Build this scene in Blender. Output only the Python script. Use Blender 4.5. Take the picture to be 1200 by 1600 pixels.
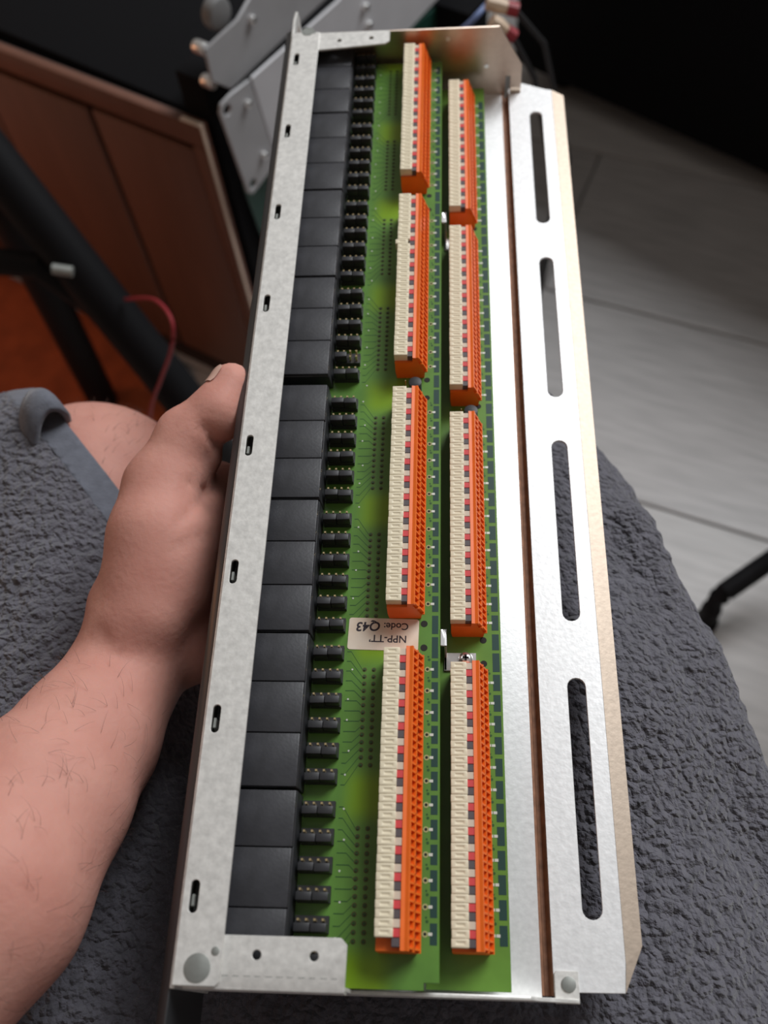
import bpy, bmesh, math, random
import numpy as np
from mathutils import Vector, Matrix, noise
from mathutils.geometry import delaunay_2d_cdt

random.seed(7)
rng = np.random.default_rng(7)
for _o in list(bpy.data.objects):
    bpy.data.objects.remove(_o, do_unlink=True)
scn = bpy.context.scene
COL = scn.collection

# ------------------------------------------------------------------ camera
Z0 = 0.62                      # height of the panel's reference plane above the floor (held on the lap)
FPX = 1450.0
RC = np.array([[0.99730488, 0.03190807, -0.0660671],
               [-0.00423776, -0.87392372, -0.48604463],
               [-0.07324635, 0.48501465, -0.87143316]])
_u, _s, _v = np.linalg.svd(RC)
RC = _u @ _v
CAM = np.array([0.01718, -0.01664, 0.31576 + Z0])
camd = bpy.data.cameras.new('camera')
cam = bpy.data.objects.new('camera', camd)
COL.objects.link(cam)
M = Matrix.Identity(4)
for i in range(3):
    M[i][0] = RC[0][i]; M[i][1] = -RC[1][i]; M[i][2] = -RC[2][i]; M[i][3] = CAM[i]
cam.matrix_world = M
camd.sensor_fit = 'VERTICAL'
camd.sensor_height = 24.0
camd.sensor_width = 18.0
camd.lens = FPX / 1600 * 24.0
camd.clip_start = 0.02
camd.clip_end = 30
camd.dof.use_dof = True
camd.dof.focus_distance = 0.335
camd.dof.aperture_fstop = 5.8
scn.camera = cam

# ------------------------------------------------------------------ world, light, exposure
w = bpy.data.worlds.new('room_ambient')
scn.world = w
w.use_nodes = True
w.node_tree.nodes['Background'].inputs[0].default_value = (1.0, 0.95, 0.90, 1)
w.node_tree.nodes['Background'].inputs[1].default_value = 0.19

def area(name, loc, target, sx, sy, power, color):
    l = bpy.data.lights.new(name, 'AREA')
    l.shape = 'RECTANGLE'; l.size = sx; l.size_y = sy; l.energy = power; l.color = color
    o = bpy.data.objects.new(name, l); COL.objects.link(o)
    o.location = loc
    o.rotation_euler = (Vector(target) - Vector(loc)).to_track_quat('-Z', 'Y').to_euler()
    return o
area('window_daylight', (1.3, 1.8, 2.5), (0.0, 0.2, 0.5), 1.4, 1.4, 80, (0.95, 0.975, 1.0))
lw = bpy.data.lights.new('warm_fill', 'POINT'); lw.energy = 1.8; lw.color = (1.0, 0.36, 0.12); lw.shadow_soft_size = 0.08  # added warm light with no visible source, tints the left background
lo = bpy.data.objects.new('warm_fill', lw); COL.objects.link(lo); lo.location = (-1.05, 0.55, 0.55)

scn.view_settings.view_transform = 'Standard'
scn.view_settings.look = 'None'
scn.view_settings.exposure = 0.0
scn.view_settings.gamma = 1.0
scn.view_settings.use_curve_mapping = False

# ------------------------------------------------------------------ helpers
def at(x, y, W):
    """point on the horizontal plane W (relative to panel plane) seen at photo position x, y (1200x1600)"""
    d = RC.T @ np.array([(x - 600) / FPX, (y - 800) / FPX, 1.0])
    s = (W + Z0 - CAM[2]) / d[2]
    return CAM + s * d

def at_plane(x, y, p0, n):
    d = RC.T @ np.array([(x - 600) / FPX, (y - 800) / FPX, 1.0])
    n = np.array(n, float); p0 = np.array(p0, float)
    s = np.dot(p0 - CAM, n) / np.dot(d, n)
    return CAM + s * d

class MB:
    def __init__(s): s.v = []; s.f = []; s.m = []
    def add(s, vs, fs, mi=0):
        b = len(s.v); s.v += [tuple(p) for p in vs]
        s.f += [tuple(b + i for i in f) for f in fs]; s.m += [mi] * len(fs)
    def box(s, x0, x1, y0, y1, z0, z1, mi=0):
        s.add([(x0, y0, z0), (x1, y0, z0), (x1, y1, z0), (x0, y1, z0), (x0, y0, z1), (x1, y0, z1), (x1, y1, z1), (x0, y1, z1)],
              [(3, 2, 1, 0), (4, 5, 6, 7), (0, 1, 5, 4), (1, 2, 6, 5), (2, 3, 7, 6), (3, 0, 4, 7)], mi)
    def prism(s, poly, axis, a, b, mi=0):
        """poly: list of 2D points extruded along axis ('x','y','z') from a to b"""
        def P(p, t):
            return {'x': (t, p[0], p[1]), 'y': (p[0], t, p[1]), 'z': (p[0], p[1], t)}[axis]
        n = len(poly)
        vs = [P(p, a) for p in poly] + [P(p, b) for p in poly]
        fs = [tuple(range(n)), tuple(range(2 * n - 1, n - 1, -1))] + [(i, i + n, (i + 1) % n + n, (i + 1) % n) for i in range(n)]
        s.add(vs, fs, mi)
    def cyl(s, cx, cy, z0, z1, r, n=16, mi=0, axis='z'):
        s.prism([(cx + r * math.cos(2 * math.pi * i / n), cy + r * math.sin(2 * math.pi * i / n)) for i in range(n)], axis, z0, z1, mi)
    def plate(s, outline, holes, z0, z1, axis='z', mi=0):
        pts = []; faces = []
        loops = []
        for lp in [outline] + holes:
            b = len(pts); pts += [Vector(p) for p in lp]; loops.append(list(range(b, b + len(lp))))
        r = delaunay_2d_cdt(pts, [], loops, 0, 1e-7)
        V2, F = r[0], r[2]
        def inside(p, lp):
            c = False
            for i in range(len(lp)):
                (x1, y1), (x2, y2) = lp[i - 1], lp[i]
                if (y1 > p[1]) != (y2 > p[1]) and p[0] < (x2 - x1) * (p[1] - y1) / (y2 - y1) + x1: c = not c
            return c
        ctr = [(sum(V2[i][0] for i in f) / len(f), sum(V2[i][1] for i in f) / len(f)) for f in F]
        F = [f for f, q in zip(F, ctr) if inside(q, outline) and not any(inside(q, h) for h in holes)]
        def P(p, t):
            return {'x': (t, p[0], p[1]), 'y': (p[0], t, p[1]), 'z': (p[0], p[1], t)}[axis]
        n = len(V2)
        s.add([P(p, z1) for p in V2] + [P(p, z0) for p in V2],
              [tuple(f) for f in F] + [tuple(i + n for i in reversed(f)) for f in F], mi)
        for lp in [outline] + holes:
            k = len(lp)
            s.add([P(p, z0) for p in lp] + [P(p, z1) for p in lp], [(i, (i + 1) % k, (i + 1) % k + k, i + k) for i in range(k)], mi)
    def tube(s, pts, r, n=10, mi=0, cap=True):
        pts = [Vector(p) for p in pts]
        rs = r if isinstance(r, (list, tuple)) else [r] * len(pts)
        rings = []
        up = Vector((0.31, 0.2, 0.93))
        for i, p in enumerate(pts):
            d = (pts[min(i + 1, len(pts) - 1)] - pts[max(i - 1, 0)]).normalized()
            a = d.cross(up)
            if a.length < 1e-4: a = d.cross(Vector((1, 0, 0)))
            a.normalize(); b = d.cross(a)
            rings.append([p + rs[i] * (math.cos(2 * math.pi * k / n) * a + math.sin(2 * math.pi * k / n) * b) for k in range(n)])
        vs = [q for R in rings for q in R]; fs = []
        for i in range(len(pts) - 1):
            for k in range(n):
                fs.append((i * n + k, i * n + (k + 1) % n, (i + 1) * n + (k + 1) % n, (i + 1) * n + k))
        if cap: fs += [tuple(range(n - 1, -1, -1)), tuple((len(pts) - 1) * n + k for k in range(n))]
        s.add(vs, fs, mi)
    def mesh(s, name, mats, bevel=0, seg=2, smooth=False, scale=1.0, angle=35):
        me = bpy.data.meshes.new(name)
        me.from_pydata([(x * scale, y * scale, z * scale) for x, y, z in s.v], [], s.f)
        for m_ in (mats if isinstance(mats, (list, tuple)) else [mats]): me.materials.append(m_)
        me.polygons.foreach_set('material_index', s.m)
        bm = bmesh.new(); bm.from_mesh(me)
        bmesh.ops.remove_doubles(bm, verts=bm.verts, dist=1e-7)
        bmesh.ops.recalc_face_normals(bm, faces=bm.faces)
        if bevel:
            ed = [e for e in bm.edges if len(e.link_faces) == 2 and e.calc_face_angle(0) > math.radians(30)]
            bmesh.ops.bevel(bm, geom=ed, offset=bevel, segments=seg, affect='EDGES', profile=0.5, clamp_overlap=True)
        for f_ in bm.faces: f_.smooth = smooth or bool(bevel)
        if smooth or bevel:
            for e in bm.edges:
                if len(e.link_faces) == 2 and e.calc_face_angle(0) > math.radians(angle): e.smooth = False
        bm.to_mesh(me); bm.free()
        return me

def link(name, data, parent=None, loc=None):
    o = bpy.data.objects.new(name, data); COL.objects.link(o)
    if parent is not None: o.parent = parent
    if loc is not None: o.location = loc
    return o
def thing(name, label, cat, loc=(0, 0, 0), group=None):
    o = link(name, None, None, loc); o.empty_display_size = 0.02
    o['label'] = label; o['category'] = cat
    if group: o['group'] = group
    return o
def tag(o, label, cat, group=None):
    o['label'] = label; o['category'] = cat
    if group: o['group'] = group
    return o
def circ(cx, cy, r, n=16): return [(cx + r * math.cos(2 * math.pi * i / n), cy + r * math.sin(2 * math.pi * i / n)) for i in range(n)]
def stadium(cx, cy, hw, hl, n=8):
    """slot, long axis along y"""
    p = [(cx + hw * math.cos(math.pi * i / n), cy + hl - hw + hw * math.sin(math.pi * i / n)) for i in range(n + 1)]
    return p + [(cx - hw * math.cos(math.pi * i / n), cy - hl + hw - hw * math.sin(math.pi * i / n)) for i in range(n + 1)]

# ------------------------------------------------------------------ materials
def mat(name, col, rough=0.5, metal=0.0, spec=None, var=0.0, vscale=60.0, bump=0.0, bscale=200.0, col2=None, detail=4.0, bdist=0.001, kind='noise', stretch=None, sheen=0.0):
    m = bpy.data.materials.new(name); m.use_nodes = True
    nt = m.node_tree; N = nt.nodes; L = nt.links
    b = N['Principled BSDF']
    b.inputs['Base Color'].default_value = (*col, 1); b.inputs['Roughness'].default_value = rough; b.inputs['Metallic'].default_value = metal
    if spec is not None: b.inputs['Specular IOR Level'].default_value = spec
    if sheen: b.inputs['Sheen Weight'].default_value = sheen; b.inputs['Sheen Roughness'].default_value = 0.6
    tc = N.new('ShaderNodeTexCoord'); src = tc.outputs['Object']
    if stretch:
        mp = N.new('ShaderNodeMapping'); mp.inputs['Scale'].default_value = stretch; L.new(src, mp.inputs[0]); src = mp.outputs[0]
    if var or col2:
        if kind == 'voronoi':
            t = N.new('ShaderNodeTexVoronoi'); t.inputs['Scale'].default_value = vscale; fac = t.outputs['Color']
            sep = N.new('ShaderNodeSeparateColor'); L.new(fac, sep.inputs[0]); fac = sep.outputs[0]
        else:
            t = N.new('ShaderNodeTexNoise'); t.inputs['Scale'].default_value = vscale; t.inputs['Detail'].default_value = detail; fac = t.outputs[0]
        L.new(src, t.inputs['Vector'])
        mx = N.new('ShaderNodeMix'); mx.data_type = 'RGBA'
        c2 = col2 if col2 else tuple(max(0, c * (1 - var)) for c in col)
        c1 = col if col2 else tuple(min(1, c * (1 + var)) for c in col)
        mx.inputs[6].default_value = (*c1, 1); mx.inputs[7].default_value = (*c2, 1)
        rp = N.new('ShaderNodeMapRange'); rp.inputs[1].default_value = 0.3; rp.inputs[2].default_value = 0.7
        L.new(fac, rp.inputs[0]); L.new(rp.outputs[0], mx.inputs[0]); L.new(mx.outputs[2], b.inputs['Base Color'])
    if bump:
        t2 = N.new('ShaderNodeTexNoise'); t2.inputs['Scale'].default_value = bscale; t2.inputs['Detail'].default_value = 3; L.new(src, t2.inputs['Vector'])
        bp = N.new('ShaderNodeBump'); bp.inputs['Strength'].default_value = bump; bp.inputs['Distance'].default_value = bdist
        L.new(t2.outputs[0], bp.inputs['Height']); L.new(bp.outputs[0], b.inputs['Normal'])
    return m

ZINC = mat('galvanised_steel', (0.80, 0.785, 0.75), 0.45, 0.45, var=0.12, vscale=420, bump=0.25, bscale=500, bdist=0.0003)
ZINC_FLAT = mat('galvanised_sheet', (0.86, 0.86, 0.86), 0.45, 0.45, var=0.07, vscale=500, bump=0.2, bscale=600, bdist=0.0003)
ZINC_SHADED = mat('galvanised_sheet_shaded', (0.46, 0.375, 0.30), 0.5, 0.6, var=0.08, vscale=500, bump=0.2, bscale=600, bdist=0.0003)  # same sheet metal, with shade put into a darker beige colour
ZINC_REFL = mat('galvanised_sheet_refl_tint', (0.60, 0.49, 0.41), 0.36, 1.0, var=0.05, vscale=300)  # far wall sheet, brown reflection partly tinted into its base colour
GROOVE_BROWN = mat('brown_groove_metal', (0.27, 0.13, 0.075), 0.6, 0.2, var=0.25, vscale=300)  # plain brown metal with uneven tone, for the groove
BRUSHED = mat('bright_metal', (0.85, 0.84, 0.83), 0.3, 0.9)
DULLDISC = mat('dull_clinch_metal', (0.30, 0.31, 0.29), 0.55, 0.6, var=0.1, vscale=300)
BLACKP = mat('black_moulded_plastic', (0.022, 0.023, 0.026), 0.5, var=0.25, vscale=140, bump=0.1, bscale=900, bdist=0.0003)
JACKP = mat('charcoal_plastic', (0.036, 0.036, 0.041), 0.40, var=0.25, vscale=120, bump=0.15, bscale=900, bdist=0.0003)
CAPP = mat('jumper_plastic', (0.026, 0.026, 0.029), 0.45)
DARKEDGE = mat('smoked_plastic', (0.035, 0.036, 0.038), 0.35)
ORANGE = mat('orange_plastic', (0.86, 0.15, 0.010), 0.45, var=0.05, vscale=200)
CREAM = mat('cream_plastic', (0.76, 0.67, 0.49), 0.5, var=0.06, vscale=150)
TAGW = mat('tag_pale', (0.62, 0.50, 0.40), 0.5)
TAGR = mat('tag_red', (0.62, 0.055, 0.06), 0.5)
TAGG = mat('tag_grey', (0.095, 0.075, 0.08), 0.5)
GOLD = mat('gold_pin', (0.85, 0.66, 0.36), 0.3, 0.9)
SOLDER = mat('solder_pad', (0.72, 0.74, 0.66), 0.35, 0.3)
COPPER = mat('dark_green_copper', (0.018, 0.055, 0.045), 0.35)
TRACE = mat('trace_green', (0.025, 0.085, 0.018), 0.4)
PADRING = mat('yellowish_pad_ring', (0.38, 0.38, 0.16), 0.45)
HOLE = mat('drilled_hole', (0.012, 0.011, 0.008), 0.8)
RING = mat('hole_ring', (0.10, 0.085, 0.03), 0.5, 0.3)
LABELP = mat('label_paper', (0.82, 0.72, 0.60), 0.55, col2=(0.70, 0.54, 0.40), vscale=70, detail=5)
INK = mat('black_ink', (0.03, 0.02, 0.03), 0.7)

def pcb_mat(name, lime):
    m = mat(name, (0.105, 0.235, 0.040), 0.32, var=0.12, vscale=90, bump=0.05, bscale=1500, bdist=0.0002)
    nt = m.node_tree; N = nt.nodes; L = nt.links; b = N['Principled BSDF']
    old = b.inputs['Base Color'].links[0].from_socket
    tc = N.new('ShaderNodeTexCoord'); sp = N.new('ShaderNodeSeparateXYZ'); L.new(tc.outputs['Object'], sp.inputs[0])
    def mth(op, a, bb=None):
        n = N.new('ShaderNodeMath'); n.operation = op
        for i, q in enumerate((a, bb)):
            if q is None: continue
            if isinstance(q, (int, float)): n.inputs[i].default_value = q
            else: L.new(q, n.inputs[i])
        return n.outputs[0]
    # bare windows of the board (no ground copper behind): repeat with the jack blocks
    ph = mth('ABSOLUTE', mth('SUBTRACT', mth('FRACT', mth('ADD', mth('DIVIDE', mth('SUBTRACT', sp.outputs[1], 0.049), 0.0532), 0.5)), 0.5))
    r1 = N.new('ShaderNodeMapRange'); r1.interpolation_type = 'SMOOTHSTEP'
    r1.inputs[1].default_value = 0.05; r1.inputs[2].default_value = 0.21; r1.inputs[3].default_value = 1; r1.inputs[4].default_value = 0
    L.new(ph, r1.inputs[0])
    du = mth('ABSOLUTE', mth('SUBTRACT', sp.outputs[0], lime))
    r2 = N.new('ShaderNodeMapRange'); r2.interpolation_type = 'SMOOTHSTEP'
    r2.inputs[1].default_value = 0.003; r2.inputs[2].default_value = 0.0105; r2.inputs[3].default_value = 1; r2.inputs[4].default_value = 0
    L.new(du, r2.inputs[0])
    mx = N.new('ShaderNodeMix'); mx.data_type = 'RGBA'
    L.new(mth('MULTIPLY', r1.outputs[0], r2.outputs[0]), mx.inputs[0]); L.new(old, mx.inputs[6]); mx.inputs[7].default_value = (0.21, 0.37, 0.012, 1)
    L.new(mx.outputs[2], b.inputs['Base Color'])
    return m
PCB1M = pcb_mat('green_board_upper', -0.010)
PCB2M = mat('green_board_lower', (0.12, 0.25, 0.035), 0.32, var=0.12, vscale=90)

MM = 0.001
# ================================================================== STRUCTURE: floor
FLOORM = []
for i, (c, v) in enumerate([((0.46, 0.445, 0.44), 0.16), ((0.49, 0.475, 0.465), 0.14), ((0.43, 0.415, 0.41), 0.17)]):
    FLOORM.append(mat('grey_oak_plank_%d' % i, c, 0.5, var=v, vscale=14, detail=8, stretch=(0.9, 9, 1), bump=0.12, bscale=60, bdist=0.001))
SUB = mat('plank_joint', (0.20, 0.19, 0.185), 0.8)
b = MB(); b.box(-2.4, 2.4, -1.2, 3.2, -0.03, -0.0035)
fl = link('floor', b.mesh('floor', SUB)); fl['kind'] = 'structure'
ang = math.radians(-20.5)
pl_mesh = []
PL, PW = 1.6, 0.272
for k in range(3):
    b = MB(); b.box(-PL / 2 + 0.0012, PL / 2 - 0.0012, -PW / 2 + 0.0012, PW / 2 - 0.0012, -0.0034, 0.0)
    pl_mesh.append(b.mesh('plank', FLOORM[k], bevel=0.0012, seg=1))
ca, sa = math.cos(ang), math.sin(ang)
anchor = Vector((0.3067, 0.7775))           # a point on a long joint
for r in range(-7, 8):
    for q in range(-2, 3):
        lx = (q + (0.33 * r) % 1.0) * PL + 0.62; ly = (r + 0.5) * PW
        x = anchor.x + lx * ca - ly * sa; y = anchor.y + lx * sa + ly * ca
        if not (-1.6 < x < 1.9 and -0.6 < y < 2.3): continue
        o = link('plank', pl_mesh[(r * 2 + q) % 3], fl, (x, y, 0)); o.rotation_euler = (0, 0, ang)

WALLM = mat('warm_painted_wall', (0.42, 0.33, 0.26), 0.9, var=0.06, vscale=8)
b = MB(); b.box(-2.0, -1.9, -1.3, 3.2, 0.0, 2.6); o = link('wall_left', b.mesh('wall_left', WALLM)); o['kind'] = 'structure'
b = MB(); b.box(-2.0, 2.4, -1.4, -1.3, 0.0, 2.6); o = link('wall_back', b.mesh('wall_back', WALLM)); o['kind'] = 'structure'

# ================================================================== THE PATCH PANEL
pp = thing('patch_panel', 'open galvanised patch panel with orange terminal rows on green circuit boards, held on the lap', 'patch panel', (0, 0, Z0))
def part(name, b, mats, parent=pp, bevel=0, seg=2, smooth=False, label=None):
    o = link(name, b.mesh(name, mats, bevel=bevel * MM, seg=seg, smooth=smooth, scale=MM), parent)
    if label: o['label'] = label
    return o

# --- chassis (all numbers in mm; x across, y along, z up from the panel plane)
BASE = -14.0
b = MB(); b.box(-62, 44.6, -7, 424, BASE - 1.2, BASE)
part('base_plate', b, ZINC_FLAT, bevel=0.2)
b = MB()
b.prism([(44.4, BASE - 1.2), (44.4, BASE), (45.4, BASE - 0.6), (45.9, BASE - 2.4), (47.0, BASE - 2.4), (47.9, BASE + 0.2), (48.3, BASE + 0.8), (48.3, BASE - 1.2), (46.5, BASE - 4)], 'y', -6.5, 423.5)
part('groove', b, GROOVE_BROWN, label='brown groove running along the sheet')
slots = [stadium(61.9, 56.2 + 103.6 * k, 3.25, 40.6) for k in range(4)]
b = MB(); b.plate([(48.2, -5.5), (70.4, -5.2), (71.2, 3.6), (71.2, 424.5), (67.6, 425.5), (56, 431), (54.8, 431), (54.8, 427), (48.2, 427)], slots, BASE - 0.4, BASE + 0.8)
part('rear_flange', b, ZINC_FLAT, bevel=0.15, seg=1, label='bright slotted rear flange')
b = MB(); b.add([(71.2, 3.2, BASE + 0.8), (77.0, 8.5, BASE - 0.6), (77.4, 421.5, BASE - 0.6), (71.2, 424.5, BASE + 0.8),
                 (71.2, 3.2, BASE - 0.4), (77.0, 8.5, BASE - 1.8), (77.4, 421.5, BASE - 1.8), (71.2, 424.5, BASE - 0.4)],
                [(0, 1, 2, 3), (7, 6, 5, 4), (0, 4, 5, 1), (1, 5, 6, 2), (2, 6, 7, 3), (3, 7, 4, 0)])
b.add([(70.4, -5.2, BASE + 0.8), (77.0, 8.5, BASE - 0.6), (71.2, 3.2, BASE + 0.8), (70.4, -5.2, BASE - 0.4), (77.0, 8.5, BASE - 1.8), (71.2, 3.2, BASE - 0.4)],
      [(0, 1, 2), (5, 4, 3), (0, 3, 4, 1)])
part('flange_lip', b, ZINC_SHADED, label='bent lip coloured a shaded beige')
b = MB(); b.prism([(48.4, -8.6), (56.0, -8.6), (56.0, 0.6), (49.2, 0.6), (48.4, -0.2)], 'z', BASE + 0.9, BASE + 2.0)
tb = part('corner_tab', b, ZINC, bevel=0.2, seg=1)
b = MB(); b.cyl(52.8, -3.2, BASE + 1.9, BASE + 2.5, 2.3, 20); part('rivet', b, DULLDISC, tb, bevel=0.25)
b = MB(); b.box(49.2, 54.6, 423.0, 430.0, BASE + 0.9, BASE + 2.0); part('corner_tab', b, ZINC_SHADED, bevel=0.2, seg=1)

# end walls
def wall(name, y0, y1, out, holes, m):
    b = MB(); b.plate(out, holes, y0, y1, axis='y'); return part(name, b, m, bevel=0.15, seg=1)
wall('end_wall', -8.4, -7.2, [(-62, BASE - 1.2), (56, BASE - 1.2), (56, BASE + 2), (48, BASE + 6), (44, -6), (40, 2), (-13.5, 3), (-13.5, 23.6), (-62, 23.6)], [], ZINC)
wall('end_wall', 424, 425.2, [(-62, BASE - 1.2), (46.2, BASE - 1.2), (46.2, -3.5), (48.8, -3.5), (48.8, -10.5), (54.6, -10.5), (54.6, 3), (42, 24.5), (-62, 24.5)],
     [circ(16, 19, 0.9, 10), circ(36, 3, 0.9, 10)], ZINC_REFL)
for (x, z) in ((16, 19), (36, 3)):
    b = MB(); b.cyl(x, z, 423.6, 425.4, 1.2, 14, axis='y'); part('rivet', b, BRUSHED)
# tabs folded over the boards' ends
b = MB(); b.plate([(-61.5, -8.4), (-13.6, -8.4), (-13.4, 3.6), (-15.2, 5.4), (-61.5, 5.4)], [circ(-39.4, 0.3, 1.35), circ(-22.8, 0.4, 1.35)], 23.0, 24.0)
b.prism([(-8.4, 23.0), (-8.4, 24.0), (-8.9, 23.7), (-9.1, 23.0), (-9.1, 18), (-8.4, 18)], 'x', -60, -13.6)
t1 = part('end_tab', b, ZINC, bevel=0.15, seg=1)
b = MB()
for i in range(11): b.box(-49 + i * 3.15, -47.3 + i * 3.15 + 0.6 * random.random(), -5.35, -5.15, 24.0, 24.03)
part('crease_marks', b, DULLDISC, t1)
b = MB(); b.plate([(-47.5, 411.3), (-15.5, 414.3), (-13.2, 416.5), (-13.2, 424.9), (-61.0, 424.9), (-61, 411)], [circ(-38.7, 418.2, 1.2), circ(-22.5, 419.2, 1.2)], 23.6, 24.6)
part('end_tab', b, ZINC, bevel=0.15, seg=1)

# front strip (top flange of the front plate) with its eight slots
sv = [15.4, 68.9, 121.5, 174.3, 244.7, 297.7, 350.7, 403.7]
b = MB(); b.plate([(-62.8, -8.2), (-50.4, -8.2), (-49.2, -7.0), (-48.9, 411), (-48.9, 424.8), (-60.5, 425), (-62.8, 424)], [stadium(-59.4, v, 1.35, 4.6) for v in sv], 24.1, 25.2)
fs = part('front_strip', b, ZINC, bevel=0.15, seg=1)
b = MB()
for v in sv: b.box(-60.6, -59.6, v - 2.6, v + 0.8, 17.5, 23.4)
part('jack_clip', b, DULLDISC, fs, bevel=0.2, seg=1)
b = MB(); b.cyl(-56.0, -3.6, 25.2, 25.45, 3.9, 28); part('clinch_disc', b, DULLDISC, fs, bevel=0.2)
b = MB(); b.cyl(-51.2, 0.9, 25.2, 25.4, 1.2, 18); part('clinch_disc', b, DULLDISC, fs, bevel=0.15)
b = MB(); b.cyl(-55, 425.5, 25.2, 25.4, 3.2, 20); b.box(-55, -51, 423.6, 425.6, 25.2, 25.3); part('clinch_disc', b, DULLDISC, fs)
# front plate with rack ear
b = MB(); b.plate([(-9, -18), (424, -18), (446, -18), (449, -14), (449, 18), (446, 23), (436, 25), (424, 24.2), (-9, 24.2)], [stadium(440, 12, 3.0, 6.5)] , -63.6, -62.2, axis='x')
part('front_plate', b, ZINC, bevel=0.2, seg=1)
b = MB(); b.prism([(-63.6, -18), (-63.6, 23.6), (-66.9, 21.8), (-67.0, 4), (-66.6, -18)], 'y', -30, 430)
lh = part('label_holder', b, DARKEDGE, bevel=0.3, seg=1, label='smoked plastic designation strip along the front edge')
nut = MB(); nut.cyl(0, 0, 0, 1.6, 1.5, 10, axis='x')
nm = nut.mesh('front_stud', BLACKP, bevel=0.3 * MM, scale=MM)
for i in range(26):
    link('front_stud', nm, pp, (-68.2 * MM, (4 + 17.2 * i) * MM, 15 * MM))

# --- boards
b = MB(); b.plate([(-47, -7), (8.2, -7.0), (8.2, -4.9), (12.8, -4.9), (12.8, 421.5), (-47, 421.5)], [], 6.4, 8.0)
pcb1 = part('circuit_board', b, PCB1M, bevel=0.1, seg=1, label='upper green circuit board')
b = MB(); b.box(8.5, 34.7, -6.2, 417.0, -6.6, -5.0)
pcb2 = part('circuit_board', b, PCB2M, bevel=0.1, seg=1, label='lower green circuit board')
for (u, v) in ((14, 20), (32, 20), (14, 210), (32, 210), (32, 400), (14, 400)):
    b = MB(); b.cyl(u, v, BASE, -6.6, 2.2, 12); part('standoff', b, BRUSHED, bevel=0.1)
for (u, v) in ((-30, 30), (-30, 210), (-30, 395), (4, 30), (4, 210), (4, 395)):
    b = MB(); b.cyl(u, v, BASE, 6.4, 2.2, 12); part('standoff', b, BRUSHED, bevel=0.1)

# --- jack blocks with three covers each
C1 = [-4.3 + 53.15 * k for k in range(4)] + [212.6 + 53.15 * k for k in range(4)]
b = MB(); b.prism([(-61, 8), (-31.6, 8), (-32.2, 16.6), (-61, 16.6)], 'y', 0.35, 52.7)
jb_mesh = b.mesh('jack_block', BLACKP, bevel=0.3 * MM, seg=1, scale=MM)
b = MB(); b.prism([(-61, 16.65), (-32.3, 16.65), (-32.7, 18.0), (-61, 18.1)], 'y', 0.16, 17.26)
jc_mesh = b.mesh('jack_cover', JACKP, bevel=0.28 * MM, seg=2, scale=MM)
for k, v in enumerate(C1):
    o = link('jack_block', jb_mesh, pp, (0, v * MM, 0))
    for j in range(3):
        q = link('jack_cover', jc_mesh, o, ((random.random() - .5) * .3 * MM, (0.35 + 17.44 * j) * MM, 0))

# --- pin headers with jumper caps
b = MB(); b.box(-31.2, -20.8, -1.3, 3.6, 8, 10.2, 0)
for i in range(4):
    u = -29.8 + 2.54 * i
    b.box(u - .32, u + .32, 1.8, 2.45, 10.2, 14.0, 1)
    b.box(u - .32, u + .32, -0.35, 0.3, 10.2, 13.3, 1)
hd_mesh = b.mesh('pin_header', [CAPP, GOLD], scale=MM)
b = MB(); b.box(-2.45, 2.45, -1.25, 1.25, 10.3, 14.6); cap_mesh = b.mesh('jumper_cap', CAPP, bevel=0.25 * MM, seg=2, scale=MM)
for k, v in enumerate(C1):
    for j in range(6):
        o = link('pin_header', hd_mesh, pp, (0, (v + 4.6 + 8.55 * j) * MM, 0))
        for s in (0, 1):
            if k == 4 and j == 1 and s == 1: continue
            q = link('jumper_cap', cap_mesh, o, ((-28.53 + 5.08 * s) * MM, (random.random() - .5) * .3 * MM, (random.random() - .5) * .3 * MM))
            q.rotation_euler = (0, 0, (random.random() - .5) * .06)

# --- terminal blocks
LP = 2.54
TV1 = [3.6, 112.0, 218.9, 326.0]; TV2 = [4.8, 110.2, 213.6, 315.8]     # where each block starts along the boards
b = MB()
b.prism([(0.6, 0), (11.9, 0), (12.2, 3.2), (12.2, 3.3), (8.7, 12.9), (7.5, 13.1), (7.3, 10.2), (0.2, 10.0), (0.2, 4)], 'y', -0.9, 36 * LP + 0.8)
# socketed face: a lattice standing on the slope, two openings per way
A0 = Vector((12.25, 0, 3.3)); A1 = Vector((8.75, 0, 12.9)); dn = (A1 - A0).normalized(); nn = Vector((dn.z, 0, -dn.x))
def fp(t, y, h): return A0 + dn * t + nn * h + Vector((0, y, 0))
LF = (A1 - A0).length
def fbox(t0, t1, y0, y1, h0, h1):
    vs = [fp(t, y, h) for h in (h0, h1) for (t, y) in ((t0, y0), (t1, y0), (t1, y1), (t0, y1))]
    b.add(vs, [(3, 2, 1, 0), (4, 5, 6, 7), (0, 1, 5, 4), (1, 2, 6, 5), (2, 3, 7, 6), (3, 0, 4, 7)], 0)
for t0, t1 in ((0, 0.7), (5.0, 5.9), (LF - 1.1, LF)): fbox(t0, t1, -0.9, 36 * LP + 0.8, -0.05, 1.1)
for i in range(37): fbox(0.7, LF - 1.1, i * LP - 0.32, i * LP + 0.32, -0.05, 1.1)
b.box(-0.0, 12.3, -1.9, -0.5, 0.0, 9.6) if False else None
tb_mesh = b.mesh('terminal_block', ORANGE, scale=MM)
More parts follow.
